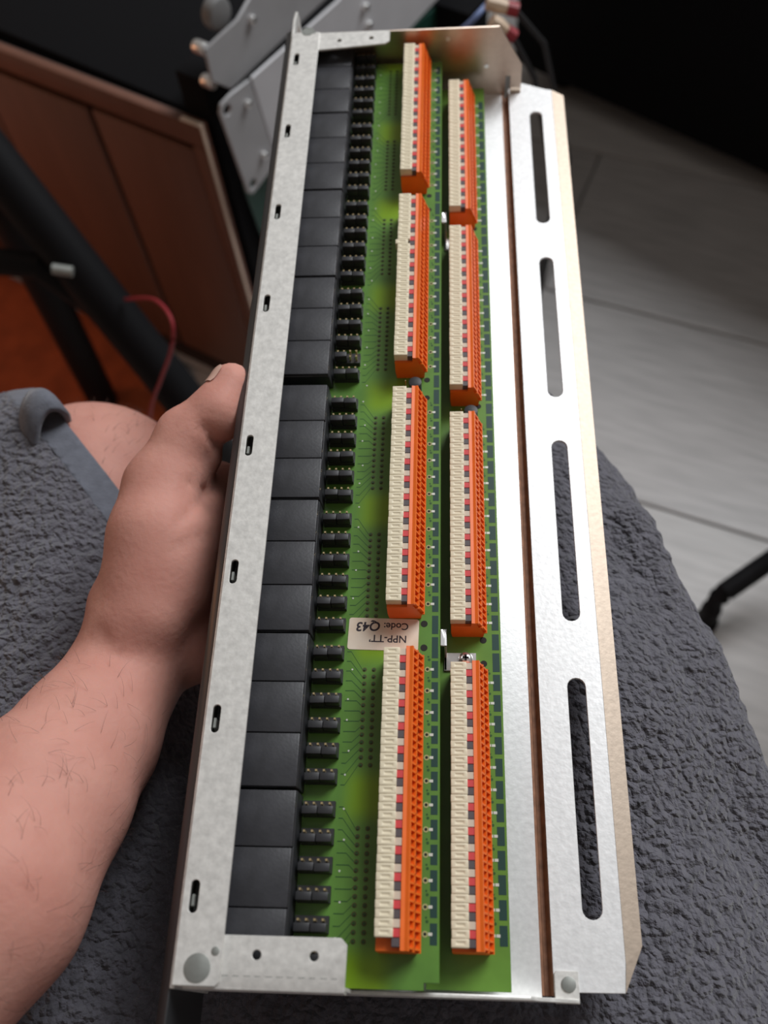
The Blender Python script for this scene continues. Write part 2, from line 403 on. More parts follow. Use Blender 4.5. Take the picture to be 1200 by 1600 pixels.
# flat quads behind the openings, socket shade put into a darker orange
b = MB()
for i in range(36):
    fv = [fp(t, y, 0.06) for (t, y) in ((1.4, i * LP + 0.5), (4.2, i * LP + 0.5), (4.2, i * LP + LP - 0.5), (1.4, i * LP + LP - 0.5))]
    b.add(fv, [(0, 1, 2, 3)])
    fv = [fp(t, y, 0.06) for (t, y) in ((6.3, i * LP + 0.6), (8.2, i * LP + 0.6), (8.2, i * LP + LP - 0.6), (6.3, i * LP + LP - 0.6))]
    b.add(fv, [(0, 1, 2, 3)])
SOCKET_SHADE = mat('orange_socket_shade', (0.38, 0.045, 0.008), 0.6)
ct_mesh = b.mesh('wire_sockets', SOCKET_SHADE, scale=MM)
# lever: rounded key with a shallow dish on top
b = MB()
b.add([(0, 0.03, 0), (5.4, 0.03, 0), (5.4, 2.51, 0), (0, 2.51, 0), (0, 0.03, 3.9), (5.4, 0.03, 3.9), (5.4, 2.51, 3.9), (0, 2.51, 3.9),
       (1.3, 0.75, 3.9), (4.3, 0.75, 3.9), (4.3, 1.8, 3.9), (1.3, 1.8, 3.9), (1.7, 0.98, 3.62), (3.9, 0.98, 3.62), (3.9, 1.57, 3.62), (1.7, 1.57, 3.62)],
      [(3, 2, 1, 0), (0, 1, 5, 4), (1, 2, 6, 5), (2, 3, 7, 6), (3, 0, 4, 7), (4, 5, 9, 8), (5, 6, 10, 9), (6, 7, 11, 10), (7, 4, 8, 11),
       (8, 9, 13, 12), (9, 10, 14, 13), (10, 11, 15, 14), (11, 8, 12, 15), (12, 13, 14, 15)])
lv_mesh = b.mesh('release_lever', CREAM, bevel=0.2 * MM, seg=2, scale=MM)
b = MB(); b.box(0, 2.5, 0.08, 2.46, 0, 3.0)
tagm = [b.mesh('marker_tag', m_, bevel=0.12 * MM, seg=1, scale=MM) for m_ in (TAGG, TAGR, TAGW)]
for col, (u0, w0, v0, pitch, sy) in enumerate(((-5.9, 8.0, TV1, 0, 1.0), (16.4, -5.0, TV2, 0, 0.984))):
    for k in range(4):
        o = link('terminal_block', tb_mesh, pp, (u0 * MM, v0[k] * MM, w0 * MM)); o.scale = (1, sy, 1)
        link('wire_sockets', ct_mesh, o)
        for i in range(36):
            if not (col == 0 and k == 0 and i == 0):
                dx = -0.9 if (col == 0 and k == 2 and i == 24) else (random.random() - .5) * 0.16
                link('release_lever', lv_mesh, o, (dx * MM, i * LP * MM, (10.1 + (random.random() - .5) * 0.12) * MM))
            link('marker_tag', tagm[i % 3], o, ((4.95 if (col == 0) else 5.0) * MM, i * LP * MM, 9.9 * MM))

# --- copper, pads, holes and traces on the boards
def pads(board, top, u_ring, u_pad, u_c0, u_c1, v0, pitch, sy, ring):
    lp = 3 * LP * sy
    sh = MB(); sh.box(u_c0, u_c1, -lp / 2 + 0.75, lp / 2 - 0.75, top, top + 0.05); cm = sh.mesh('copper_segment', COPPER, scale=MM)
    p = MB(); h = MB(); dk = MB(); rg = MB()
    for k in range(4):
        base = v0[k]
        for i in range(12):
            v = base + (i + 0.62) * lp
            link('copper_segment', cm, board, (0, v * MM, 0))
            p.box(u_pad - .62, u_pad + .62, v - .45, v + .45, top, top + 0.12)
            if ring: rg.cyl(u_ring, v, top, top + 0.08, 0.95, 12); h.cyl(u_ring, v, top + .08, top + 0.1, 0.5, 10)
            else: p.box(u_ring - .62, u_ring + .62, v - .45, v + .45, top, top + 0.12)
            dk.cyl(u_ring + .6, v + lp / 2 - .3, top, top + 0.04, 0.5, 8); dk.cyl(u_ring + .3, v + lp / 2 + .8, top, top + 0.04, 0.35, 8)
        if k < 3:
            a = base + 12.12 * lp + 1.2; e = v0[k + 1] + 0.12 * lp - 0.75; mid = (a + e) / 2
            for (q0, q1) in ((a - 0.9, mid - .6), (mid + .6, e)):
                c2 = MB(); c2.box(u_c0, u_c1, q0, q1, top, top + .05); link('copper_segment', c2.mesh('copper_segment', COPPER, scale=MM), board)
            for q in (mid - 4.6, mid + 4.4):
                h.cyl(u_ring - 1.3, q, top, top + .06, 1.25, 14)
    o = part('solder_pads', p, SOLDER, board); o['kind'] = 'stuff'
    if ring: o = part('pad_rings', rg, PADRING, board); o['kind'] = 'stuff'
    o = part('drill_holes', h, HOLE, board); o['kind'] = 'stuff'
    o = part('via_dots', dk, TRACE, board); o['kind'] = 'stuff'
pads(pcb1, 8.0, 8.4, 10.0, 9.9, 12.1, TV1, 0, 1.0, True)
pads(pcb2, -5.0, 29.6, 31.1, 31.5, 34.0, TV2, 0, 0.984, False)
rings = MB(); pts = MB(); trc = MB()
for k, v in enumerate(C1):
    for i in range(14):
        vv = v + 26.5 + (i - 6.5) * 2.54
        for u in (-13.4, -10.2):
            rings.cyl(u, vv, 8.0, 8.06, 0.8, 10); pts.cyl(u, vv, 8.06, 8.4, 0.42, 8)
        y0 = v + 26.5 + (i - 6.5) * 3.55; kx = -16.2 + 0.0
        d = 0.17
        u1 = -19.8; um = -14.2 - min(4.2, abs(y0 - vv))
        for (a, c) in (((u1, y0), (um, y0)), ((um, y0), (-14.2, vv))):
            trc.add([(a[0], a[1] - d, 8.03), (c[0], c[1] - d, 8.03), (c[0], c[1] + d, 8.03), (a[0], a[1] + d, 8.03)], [(0, 1, 2, 3)])
o = part('solder_rings', rings, RING, pcb1); o['kind'] = 'stuff'
o = part('solder_points', pts, TRACE, pcb1); o['kind'] = 'stuff'
o = part('traces', trc, TRACE, pcb1); o['kind'] = 'stuff'
vd = MB()
for i in range(44): vd.cyl(-19.0 + random.random() * 1.4, 6 + i * 9.4 + random.random() * 3, 8.0, 8.12, 0.34, 8)
o = part('bright_vias', vd, SOLDER, pcb1); o['kind'] = 'stuff'

# --- paper label, printed upside down as seen from the holder
lab = MB()
def rrect(x0, x1, y0, y1, r, n=5):
    P = []
    for cx, cy, a in ((x1 - r, y1 - r, 0), (x0 + r, y1 - r, 90), (x0 + r, y0 + r, 180), (x1 - r, y0 + r, 270)):
        P += [(cx + r * math.cos(math.radians(a + 90 * i / n)), cy + r * math.sin(math.radians(a + 90 * i / n))) for i in range(n + 1)]
    return P
lab.plate(rrect(-12.5, 12.5, -6.0, 6.0, 1.0), [], 0, 0.15)
lb = link('label', lab.mesh('label', LABELP, scale=MM), pp, (-7.3 * MM, 105.0 * MM, 8.02 * MM)); lb.rotation_euler = (0, 0, math.radians(180 - 1.5))
lb['label'] = 'cream paper label reading NPP-TT Code Q43'
def text(s, size, x, y, parent, m, z=0.16, align='LEFT', shear=0.0, rot=0.0, name='lettering', bold=0.0):
    cu = bpy.data.curves.new(name, 'FONT'); cu.body = s; cu.size = size * MM; cu.align_x = align; cu.shear = shear; cu.offset = bold * MM; cu.extrude = 0.01 * MM
    tmp = bpy.data.objects.new('tmp', cu); COL.objects.link(tmp)
    bpy.context.view_layer.update()
    me = bpy.data.meshes.new_from_object(tmp.evaluated_get(bpy.context.evaluated_depsgraph_get()))
    bpy.data.objects.remove(tmp, do_unlink=True)
    me.materials.clear(); me.materials.append(m)
    o = link(name, me, parent, (x * MM, y * MM, z * MM)); o.rotation_euler = (0, 0, rot)
    return o
text('NPP-TT\u2019', 3.8, -8.4, 0.4, lb, INK, bold=0.06)
text('Code:', 3.6, -8.8, -4.3, lb, INK, bold=0.06)
text('Q43', 4.8, 1.1, -4.6, lb, INK, shear=0.15, rot=0.05, name='handwriting', bold=0.12)

# --- Z brackets carrying the upper board, with screws; two transistors
def zbracket(v):
    b = MB()
    b.box(12.9, 15.0, v + 4.6 - 4, v + 4.6 + 2.2, 7.4, 8.3); b.box(14.2, 15.0, v + 4.6 - 4, v + 4.6 + 2.2, -5, 8.3)
    b.box(14.2, 25.6, v - 4, v + 2.6, -5.0, -4.1); b.box(14.2, 15.0, v - 4, v + 5, -5, -4.1)
    o = part('z_bracket', b, BRUSHED, bevel=0.1, seg=1)
    s = MB()
    prof = [(2.6, 0), (2.6, 0.5), (2.2, 1.2), (1.4, 1.75), (0.6, 1.95), (0.0, 2.0)]
    n = 20; vs = []; fs = []
    for (r, z) in prof: vs += [(21.8 + r * math.cos(2 * math.pi * i / n), v + 0.2 + r * math.sin(2 * math.pi * i / n), -4.1 + z) for i in range(n)]
    for j in range(len(prof) - 1):
        for i in range(n): fs.append((j * n + i, j * n + (i + 1) % n, (j + 1) * n + (i + 1) % n, (j + 1) * n + i))
    s.add(vs, fs)
    q = part('screw', s, BRUSHED, o, smooth=True)
    c = MB(); c.box(20.6, 23.0, v - 0.2, v + 0.6, -2.5, -2.02); c.box(21.4, 22.2, v - 1.0, v + 1.4, -2.5, -2.02)
    part('cross_recess', c, HOLE, o)
zbracket(100.2); zbracket(305.5)
def transistor(u, v, wz, r):
    b = MB(); n = 14
    b.prism([(u + r * math.cos(math.radians(a)), v + r * math.sin(math.radians(a))) for a in np.linspace(-50, 230, n)], 'z', wz + 3, wz + 8.5)
    o = part('transistor', b, BLACKP, bevel=0.2)
    l = MB()
    for i in (-1, 0, 1): l.box(u + i * 1.3 - .2, u + i * 1.3 + .2, v - .2, v + .2, wz, wz + 3)
    l.box(u - 4.0, u - 3.7, v + .6, v + .9, wz, wz + 8.5)
    part('lead', l, GOLD, o)
transistor(2.6, 209.5, 8.0, 2.6); transistor(25.0, 204.5, -5.0, 2.8)

# ================================================================== ORGANIC SHAPES (signed distance -> surface nets)
def capsule(a, b, ra, rb, flat=None, fs=1.0):
    a = np.array(a, float); b = np.array(b, float); ba = b - a; L2 = max(float(ba @ ba), 1e-12)
    n = None if flat is None else np.array(flat, float) / np.linalg.norm(flat)
    def f(P):
        q = P - a
        t = np.clip((q @ ba) / L2, 0, 1)
        q = q - t[..., None] * ba
        if n is not None:
            q = q + (fs - 1.0) * (q @ n)[..., None] * n
        return np.sqrt((q * q).sum(-1)) - (ra + (rb - ra) * t)
    f.lo = np.minimum(a - ra * 1.2, b - rb * 1.2); f.hi = np.maximum(a + ra * 1.2, b + rb * 1.2)
    return f
def smin(d1, d2, k):
    h = np.clip(0.5 + 0.5 * (d2 - d1) / k, 0, 1)
    return d2 + (d1 - d2) * h - k * h * (1 - h)
def union(prims):
    """prims: list of (sdf, blend) plus ('dent', a, b, width, depth)"""
    def F(P):
        d = None
        for p in prims:
            if p[0] == 'dent': continue
            v = p[0](P)
            d = v if d is None else smin(v, d, p[1])
        for p in prims:
            if p[0] == 'dent':
                c = capsule(p[1], p[2], 0, 0)(P)
                d = d + p[4] * np.exp(-(c / p[3]) ** 2)
        return d
    return F
def surface_net(F, lo, hi, h, project=2, grid=None):
    lo = np.array(lo, float); hi = np.array(hi, float)
    n = np.ceil((hi - lo) / h).astype(int) + 1
    xs = [lo[i] + h * np.arange(n[i]) for i in range(3)]
    D = np.empty(n, np.float32)
    YY, ZZ = np.meshgrid(xs[1], xs[2], indexing='ij')
    for i0 in range(0, n[0], 16):
        xx = xs[0][i0:i0 + 16]
        G = np.empty((len(xx), n[1], n[2], 3))
        G[..., 0] = xx[:, None, None]; G[..., 1] = YY[None]; G[..., 2] = ZZ[None]
        D[i0:i0 + 16] = (grid or F)(G)
    S = D < 0
    cnt = sum(S[i:n[0] - 1 + i, j:n[1] - 1 + j, k:n[2] - 1 + k].astype(np.int8) for i in (0, 1) for j in (0, 1) for k in (0, 1))
    act = (cnt > 0) & (cnt < 8)
    cells = np.argwhere(act)
    idx = -np.ones(act.shape, np.int64); idx[act] = np.arange(len(cells))
    cs = np.array([(i, j, k) for i in (0, 1) for j in (0, 1) for k in (0, 1)])
    val = np.stack([D[tuple((cells + c).T)] for c in cs], 1)
    acc = np.zeros((len(cells), 3)); num = np.zeros(len(cells))
    for a in range(8):
        for b_ in range(a + 1, 8):
            if np.abs(cs[a] - cs[b_]).sum() != 1: continue
            va, vb = val[:, a], val[:, b_]
            m_ = (va < 0) != (vb < 0)
            t = np.where(m_, va / np.where(np.abs(va - vb) < 1e-12, 1, va - vb), 0)
            p = cs[a][None] + t[:, None] * (cs[b_] - cs[a])[None]
            acc += np.where(m_[:, None], p, 0); num += m_
    V = lo + h * (cells + acc / num[:, None])
    for _ in range(project):
        d0 = F(V); e = 0.0008
        g = np.stack([F(V + np.eye(3)[i] * e) - d0 for i in range(3)], 1) / e
        V = V - np.clip(d0, -h * .5, h * .5)[:, None] * g / np.maximum((g * g).sum(1), 0.2)[:, None]
    quads = []
    for ax in range(3):
        o1, o2 = (ax + 1) % 3, (ax + 2) % 3
        sl0 = [slice(None)] * 3; sl1 = [slice(None)] * 3
        sl0[ax] = slice(0, n[ax] - 1); sl1[ax] = slice(1, n[ax])
        for o_ in (o1, o2): sl0[o_] = slice(1, n[o_] - 1); sl1[o_] = slice(1, n[o_] - 1)
        s0 = S[tuple(sl0)]; s1 = S[tuple(sl1)]
        for inside in (True, False):
            e = np.argwhere((s0 == inside) & (s1 != inside))
            if not len(e): continue
            off = np.zeros(3, int); off[o1] = 1; off[o2] = 1
            base = e + off
            d1 = np.zeros(3, int); d1[o1] = 1; d2 = np.zeros(3, int); d2[o2] = 1
            q = np.stack([idx[tuple((base - d1 - d2).T)], idx[tuple((base - d2).T)], idx[tuple(base.T)], idx[tuple((base - d1).T)]], 1)
            quads.append(q if inside else q[:, ::-1])
    Q = np.concatenate(quads); Q = Q[(Q >= 0).all(1)]
    return V, Q
def np_mesh(name, V, Q, m, smooth=True):
    me = bpy.data.meshes.new(name)
    me.vertices.add(len(V)); me.vertices.foreach_set('co', np.asarray(V, np.float32).ravel())
    k = Q.shape[1]
    me.loops.add(Q.size); me.loops.foreach_set('vertex_index', Q.ravel().astype(np.int32))
    me.polygons.add(len(Q)); me.polygons.foreach_set('loop_start', (np.arange(len(Q)) * k).astype(np.int32))
    me.polygons.foreach_set('loop_total', np.full(len(Q), k, np.int32))
    me.update(calc_edges=True); me.validate()
    me.polygons.foreach_set('use_smooth', [smooth] * len(me.polygons))
    for q in (m if isinstance(m, (list, tuple)) else [m]): me.materials.append(q)
    return me

# ------------------------------------------------------------------ skin and cloth materials
SKIN = mat('skin', (0.62, 0.31, 0.248), 0.62, spec=0.3, col2=(0.53, 0.235, 0.185), vscale=38, detail=6, bump=0.18, bscale=420, bdist=0.0012)
_b = SKIN.node_tree.nodes['Principled BSDF']
_b.inputs['Subsurface Weight'].default_value = 0.25; _b.inputs['Subsurface Radius'].default_value = (0.006, 0.002, 0.001); _b.inputs['Subsurface Scale'].default_value = 1.0
NAIL = mat('nail', (0.66, 0.42, 0.34), 0.3)
HAIRM = mat('dark_body_hair', (0.11, 0.055, 0.04), 0.6)
TERRY = mat('grey_terry', (0.102, 0.098, 0.119), 0.95, var=0.2, vscale=240, sheen=0.2)
_N = TERRY.node_tree.nodes; _L = TERRY.node_tree.links
_tc = _N.new('ShaderNodeTexCoord'); _nz = _N.new('ShaderNodeTexNoise'); _nz.inputs['Scale'].default_value = 150; _nz.inputs['Detail'].default_value = 2
_mx = _N.new('ShaderNodeMix'); _mx.data_type = 'RGBA'; _mx.blend_type = 'ADD'; _mx.inputs[0].default_value = 0.006
_L.new(_tc.outputs['Object'], _nz.inputs['Vector']); _L.new(_tc.outputs['Object'], _mx.inputs[6]); _L.new(_nz.outputs['Color'], _mx.inputs[7])
_vo = _N.new('ShaderNodeTexVoronoi'); _vo.inputs['Scale'].default_value = 300; _L.new(_mx.outputs[2], _vo.inputs['Vector'])
_n2 = _N.new('ShaderNodeTexNoise'); _n2.inputs['Scale'].default_value = 420; _n2.inputs['Detail'].default_value = 3; _L.new(_tc.outputs['Object'], _n2.inputs['Vector'])
_ad = _N.new('ShaderNodeMath'); _ad.operation = 'SUBTRACT'; _L.new(_n2.outputs[0], _ad.inputs[0]); _L.new(_vo.outputs['Distance'], _ad.inputs[1])
_bp = _N.new('ShaderNodeBump'); _bp.inputs['Strength'].default_value = 1.0; _bp.inputs['Distance'].default_value = 0.003
_L.new(_ad.outputs[0], _bp.inputs['Height']); _L.new(_bp.outputs[0], _N['Principled BSDF'].inputs['Normal'])
HEM = mat('grey_woven_hem', (0.115, 0.122, 0.15), 0.9, var=0.15, vscale=200, bump=0.4, bscale=900, bdist=0.0008, stretch=(1, 1, 1), sheen=0.2)

def pz(x, y, W): return at(x, y, W * MM)          # photo position on the plane W mm above the panel plane

# ------------------------------------------------------------------ person: bare arm, legs under a terry robe
person = thing('person', 'seated person in a dark grey terry robe, left hand gripping the panel edge', 'person', (-0.05, -0.15, 0))
def loc(p): return np.array(p, float)
T = lambda u, v, wz: np.array([u * MM, v * MM, wz * MM + Z0])
arm = []
def C(a, ra, b_, rb, k=8, flat=None, fs=1.0): arm.append((capsule(a, b_, ra * MM, rb * MM, flat, fs), k * MM))
wrist = pz(200, 1046, -22); f1_ = pz(135, 1155, -12); f2_ = pz(66, 1249, 0); fore2 = pz(-45, 1400, 15); elbow = T(-225, -125, 40)
fn = (0.25, 0.35, 0.9)
C(wrist, 21.6, f1_, 26.2, 4); C(f1_, 26.0, f2_, 30.0, 4); C(f2_, 30.0, fore2, 36, 4); C(fore2, 36, elbow, 38, 4)
# palm: heel, thenar, index side
palm = pz(252, 885, -6)
C(wrist, 20.5, palm, 20.8, 6)
C(pz(230, 955, -6), 16.5, pz(244, 835, 2), 17.8, 6)               # thenar mound
C(pz(176, 942, -10), 8.0, pz(196, 985, -8), 12, 8)                # wrist bone
C(pz(290, 925, -8), 9.5, pz(312, 835, -2), 9.0, 8)              # palm side by the panel
C(pz(266, 815, -8), 15, pz(300, 860, -20), 13, 8)
thm = pz(254, 762, 5)
C(pz(244, 835, 2), 17.6, thm, 15.0, 5)
tip0 = pz(290, 682, 12); tip1 = pz(340, 641, 16); tip2 = pz(361, 600, 18)
C(thm, 14.6, tip0, 11.3, 5); C(tip0, 11.3, tip1, 10.2, 4); C(tip1, 10.2, tip2, 8.2, 4)
C(pz(350, 655, 13), 8.2, tip2 + np.array([0, 0, -0.002]), 7.6, 4)
C(pz(306, 728, 2), 9.5, pz(322, 714, 4), 6.5, 5)                  # fold of skin at the thumb's base
C(pz(308, 800, -8), 9.0, pz(320, 770, -10), 7.0, 4)
C(pz(322, 850, -5), 6.8, pz(328, 800, -6), 6.2, 4); C(pz(328, 800, -6), 6.4, pz(334, 784, -10), 6.0, 3)              # root of the index finger
# fingers wrap under the base
ys = [182, 158, 134, 112]; ln = [(44, 27, 20), (47, 30, 22), (44, 28, 21), (36, 22, 18)]; rr = [9.2, 9.3, 8.8, 7.8]
for j in range(4):
    k0 = T(-84 - (2 if j else 0), ys[j], -22 - 2 * j)
    root = pz(270, 880 + 14 * j, -20)
    C(root, 13, k0, 12.0, 8)
    a1 = k0 + np.array([0.010, 0.004, -0.020]); a2 = T(-84 + ln[j][0] * .62, ys[j] + 6, -27.5); a3 = T(-84 + ln[j][0] * .62 + ln[j][1], ys[j] + 8, -25.6); a4 = a3 + np.array([ln[j][2] * .9 * MM, 0.001, 0.0012])
    C(k0, 11.5, a1, rr[j] + 1.6, 6); C(a1, rr[j] + 1.4, a2, rr[j] + .6, 4); C(a2, rr[j] + .5, a3, rr[j], 3); C(a3, rr[j], a4, rr[j] - 1.3, 3)
FA0 = union(arm)
def hit(x, y):
    d = RC.T @ np.array([(x - 600) / FPX, (y - 800) / FPX, 1.0]); d /= np.linalg.norm(d)
    t = 0.15
    for _ in range(60):
        v = float(FA0((CAM + t * d)[None])[0]); t += v * 0.8
        if abs(v) < 2e-4 or t > 0.9: break
    return CAM + t * d
def crease(pts, w_, d_):
    H = [hit(x, y) for x, y in pts]
    for a, b_ in zip(H[:-1], H[1:]):
        if np.linalg.norm(a - b_) < 0.04: arm.append(('dent', a, b_, w_ * MM, d_ * MM))
crease([(316, 664), (322, 671), (330, 684), (340, 696)], 1.5, 1.3)
crease([(319, 764), (307, 757), (296, 754)], 1.5, 1.2)
crease([(320, 768), (311, 784), (285, 810), (277, 817)], 1.6, 1.0)
crease([(335, 836), (311, 836), (270, 859)], 1.8, 0.5)
crease([(300, 709), (316, 724), (328, 741)], 1.4, 0.5); crease([(308, 700), (324, 712), (334, 726)], 1.3, 0.5); crease([(292, 722), (308, 738), (320, 752)], 1.3, 0.4)
crease([(262, 664), (272, 654)], 1.3, 0.6); crease([(268, 670), (280, 660)], 1.2, 0.4)
crease([(150, 979), (161, 1005), (184, 1031)], 1.4, 0.8); crease([(161, 982), (176, 1009), (193, 1029)], 1.3, 0.6); crease([(140, 990), (152, 1016), (172, 1040)], 1.4, 0.4)
FA = union(arm)
lo_ = np.min([p[0].lo for p in arm if p[0] != 'dent'], 0) - 0.006; hi_ = np.max([p[0].hi for p in arm if p[0] != 'dent'], 0) + 0.006
VA, QA = surface_net(FA, lo_, hi_, 0.0026, project=4, grid=FA0)
# legs
legs = []
def Lg(a, ra, b_, rb, k=20): legs.append((capsule(a, b_, ra * MM, rb * MM), k * MM))
kneeL = T(-170, 218, -98); hipL = T(-95, -210, -115); kneeR = T(0, 270, -118); hipR = T(95, -210, -120)
Lg(hipL, 82, kneeL, 50); Lg(hipR, 78, kneeR, 50)
Lg(kneeL, 49, T(-165, 235, -330), 46); Lg(T(-165, 235, -330), 46, T(-160, 215, -545), 34)
Lg(T(-160, 212, -545), 34, T(-160, 240, -585), 33); Lg(T(-160, 205, -588), 31, T(-175, 350, -598), 21)
Lg(kneeR, 49, T(0, 280, -330), 46, 14); Lg(T(0, 280, -330), 46, T(5, 262, -545), 34)
Lg(T(5, 260, -545), 34, T(5, 285, -585), 33); Lg(T(5, 250, -588), 31, T(22, 395, -598), 21)
Lg(hipL, 80, hipR, 80, 40)
FL = union(legs)
VL, QL = surface_net(FL, (-0.34, -0.33, 0.004), (0.22, 0.44, 0.64), 0.007)
FU = union([(capsule(fore2, elbow, 0.034, 0.0385), 0.02), (capsule(elbow, T(-240, -260, 200), 0.0385, 0.046), 0.02)])
VU, QU = surface_net(FU, T(-300, -320, -10), T(-100, 60, 260), 0.007)
VB = np.concatenate([VA, VL, VU]); QB = np.concatenate([QA, QL + len(VA), QU + len(VA) + len(VL)])
body = link('body', np_mesh('body', VB, QB, SKIN)); body.parent = person; body.location = (0.05, 0.15, 0)
# thumb nail
nb = MB(); npts = []
nc = pz(366, 590, 26)
def child(name, me, label=None):
    o = link(name, me, person, (0.05, 0.15, 0))
    if label: o['label'] = label
    return o
# nail: a thin curved plate laid on the back of the thumb
nx_, ny_ = 6, 7
dirv = np.array(tip2 - tip1); dirv /= np.linalg.norm(dirv)
side = np.array([-0.52, 0.30, 0.66]); side -= dirv * (side @ dirv); side /= np.linalg.norm(side)
oth = np.cross(dirv, side)
gv = []
for i in range(ny_):
    for j in range(nx_):
        s = (j / (nx_ - 1) - .5) * 2; t = i / (ny_ - 1)
        gv.append(tip2 + dirv * (-0.004 + 0.0105 * t) + oth * (s * 0.0054 * (1 - (abs(t - .45) * 1.75) ** 4) ** 0.5 if abs(t - .45) * 1.75 < 1 else 0.0) + side * 0.012)
gv = np.array(gv)
for _ in range(12):
    d0 = FA(gv); e = 0.0006
    g = np.stack([FA(gv + np.eye(3)[i] * e) - d0 for i in range(3)], 1) / e
    g /= np.maximum(np.linalg.norm(g, axis=1), 1e-6)[:, None]
    gv = gv - (d0 - 0.0005)[:, None] * g
gq = np.array([(i * nx_ + j, i * nx_ + j + 1, (i + 1) * nx_ + j + 1, (i + 1) * nx_ + j) for i in range(ny_ - 1) for j in range(nx_ - 1)])
child('thumb_nail', np_mesh('thumb_nail', gv, gq, NAIL), 'pale thumb nail')
# hair on the forearm and thigh: thin tapering strands lying along the skin
hv = []; hq = []
def strands(V, F, sel, count, main, length, spread):
    P = V[rng.choice(np.where(sel)[0], count)]; e = 0.0006
    d0 = F(P); G = np.stack([F(P + np.eye(3)[i] * e) - d0 for i in range(3)], 1) / e
    G /= np.linalg.norm(G, axis=1)[:, None] + 1e-9
    for p, g in zip(P, G):
        d = main + rng.normal(0, spread, 3); d -= g * (d @ g); d /= np.linalg.norm(d) + 1e-9
        sd = np.cross(g, d); Ln = length * rng.uniform(.55, 1.25); cur = rng.normal(0, .35); b0 = len(hv)
        for k in range(4):
            t = k / 3; c_ = p + d * Ln * t + g * (0.0004 + 0.0022 * math.sin(t * 2.2)) + sd * cur * Ln * t * t
            w_ = 0.000055 * (1 - .75 * t)
            hv.append(c_ - sd * w_); hv.append(c_ + sd * w_)
        for k in range(3): hq.append((b0 + 2 * k, b0 + 2 * k + 1, b0 + 2 * k + 3, b0 + 2 * k + 2))
ax = (elbow - wrist); ax /= np.linalg.norm(ax)
tpar = (VA - wrist) @ ax
vis = ((VA - CAM) * 0).sum(1) == 0
strands(VA, FA, (tpar > 0.012) & (tpar < 0.21) & (VA[:, 2] > Z0 - 0.03), 900, -0.2 * ax + np.array([-.5, .15, 0.0]), 0.0075, 0.40)
selk = (VL[:, 1] > 0.10) & (VL[:, 1] < 0.27) & (VL[:, 2] > Z0 - 0.10) & (VL[:, 0] < -0.10)
strands(VL, FL, selk, 700, np.array([0.25, 0.6, -0.1]), 0.006, 0.5)
ho = child('body_hair', np_mesh('body_hair', np.array(hv), np.array(hq), HAIRM, smooth=False), 'short dark hair on the forearm and thigh'); ho['kind'] = 'stuff'

# ------------------------------------------------------------------ robe: thick cloth around the thighs, cut open over the left knee
cl = []
def Cl(a, ra, b_, rb, k=25, flat=None, fs=1.0): cl.append((capsule(a, b_, ra * MM, rb * MM, flat, fs), k * MM))
Cl(T(-100, -215, -115), 90, T(-176, 220, -97), 58.5)
Cl(T(112, -240, -125), 105, T(60, 100, -120), 83); Cl(T(60, 100, -120), 83, T(42, 195, -118), 68); Cl(T(42, 195, -118), 70, T(12, 288, -114), 54)
Cl(T(205, -200, -150), 62, T(106, 120, -143), 36); Cl(T(104, 120, -143), 36, T(46, 278, -140), 30)
Cl(T(-60, -220, -120), 80, T(-60, 20, -125), 66, 40); Cl(T(0, -240, -110), 80, T(0, -20, -120), 76, 40)
Cl(pz(985, 820, -62), 9, pz(1075, 1040, -64), 11, 12); Cl(pz(1075, 1040, -64), 11, pz(1230, 1380, -70), 13, 12)
Cl(T(0, 285, -112), 56, T(5, 300, -300), 62, 20)
Cl(T(30, 272, -150), 36, T(55, 262, -320), 44, 20)
Cl(T(-210, -200, -150), 70, T(-235, 200, -140), 40, 30)
Cl(T(-200, 120, -95), 45, T(-208, 236, -84), 36, 20)
Cl(T(-235, 200, -150), 40, T(-235, 190, -320), 44, 20)
FR = union(cl)
VR, QR = surface_net(FR, (-0.40, -0.36, 0.26), (0.34, 0.39, 0.64), 0.0042)
def terry(V, F, amp):
    e = 0.001
    d0 = F(V); g = np.stack([F(V + np.eye(3)[i] * e) - d0 for i in range(3)], 1) / e
    g /= np.maximum(np.linalg.norm(g, axis=1), 1e-6)[:, None]
    n1 = np.array([noise.noise(Vector(p) * 210) for p in V]); n2 = np.array([noise.noise(Vector(p) * 28) for p in V]); n3 = np.array([noise.noise(Vector(p) * 11) for p in V])
    return V + g * (amp * n1 + np.minimum(amp, .0012) * (1.0 * n2 + 2.2 * n3))[:, None]
def subdivide(V, Q):
    bm = bmesh.new(); me = np_mesh('tmp', V, Q, []); bm.from_mesh(me)
    bmesh.ops.subdivide_edges(bm, edges=bm.edges, cuts=1, use_grid_fill=True)
    bm.verts.ensure_lookup_table()
    V2 = np.array([v.co[:] for v in bm.verts]); Q2 = np.array([[v.index for v in f.verts] for f in bm.faces if len(f.verts) == 4])
    bm.free(); bpy.data.meshes.remove(me)
    return V2, Q2
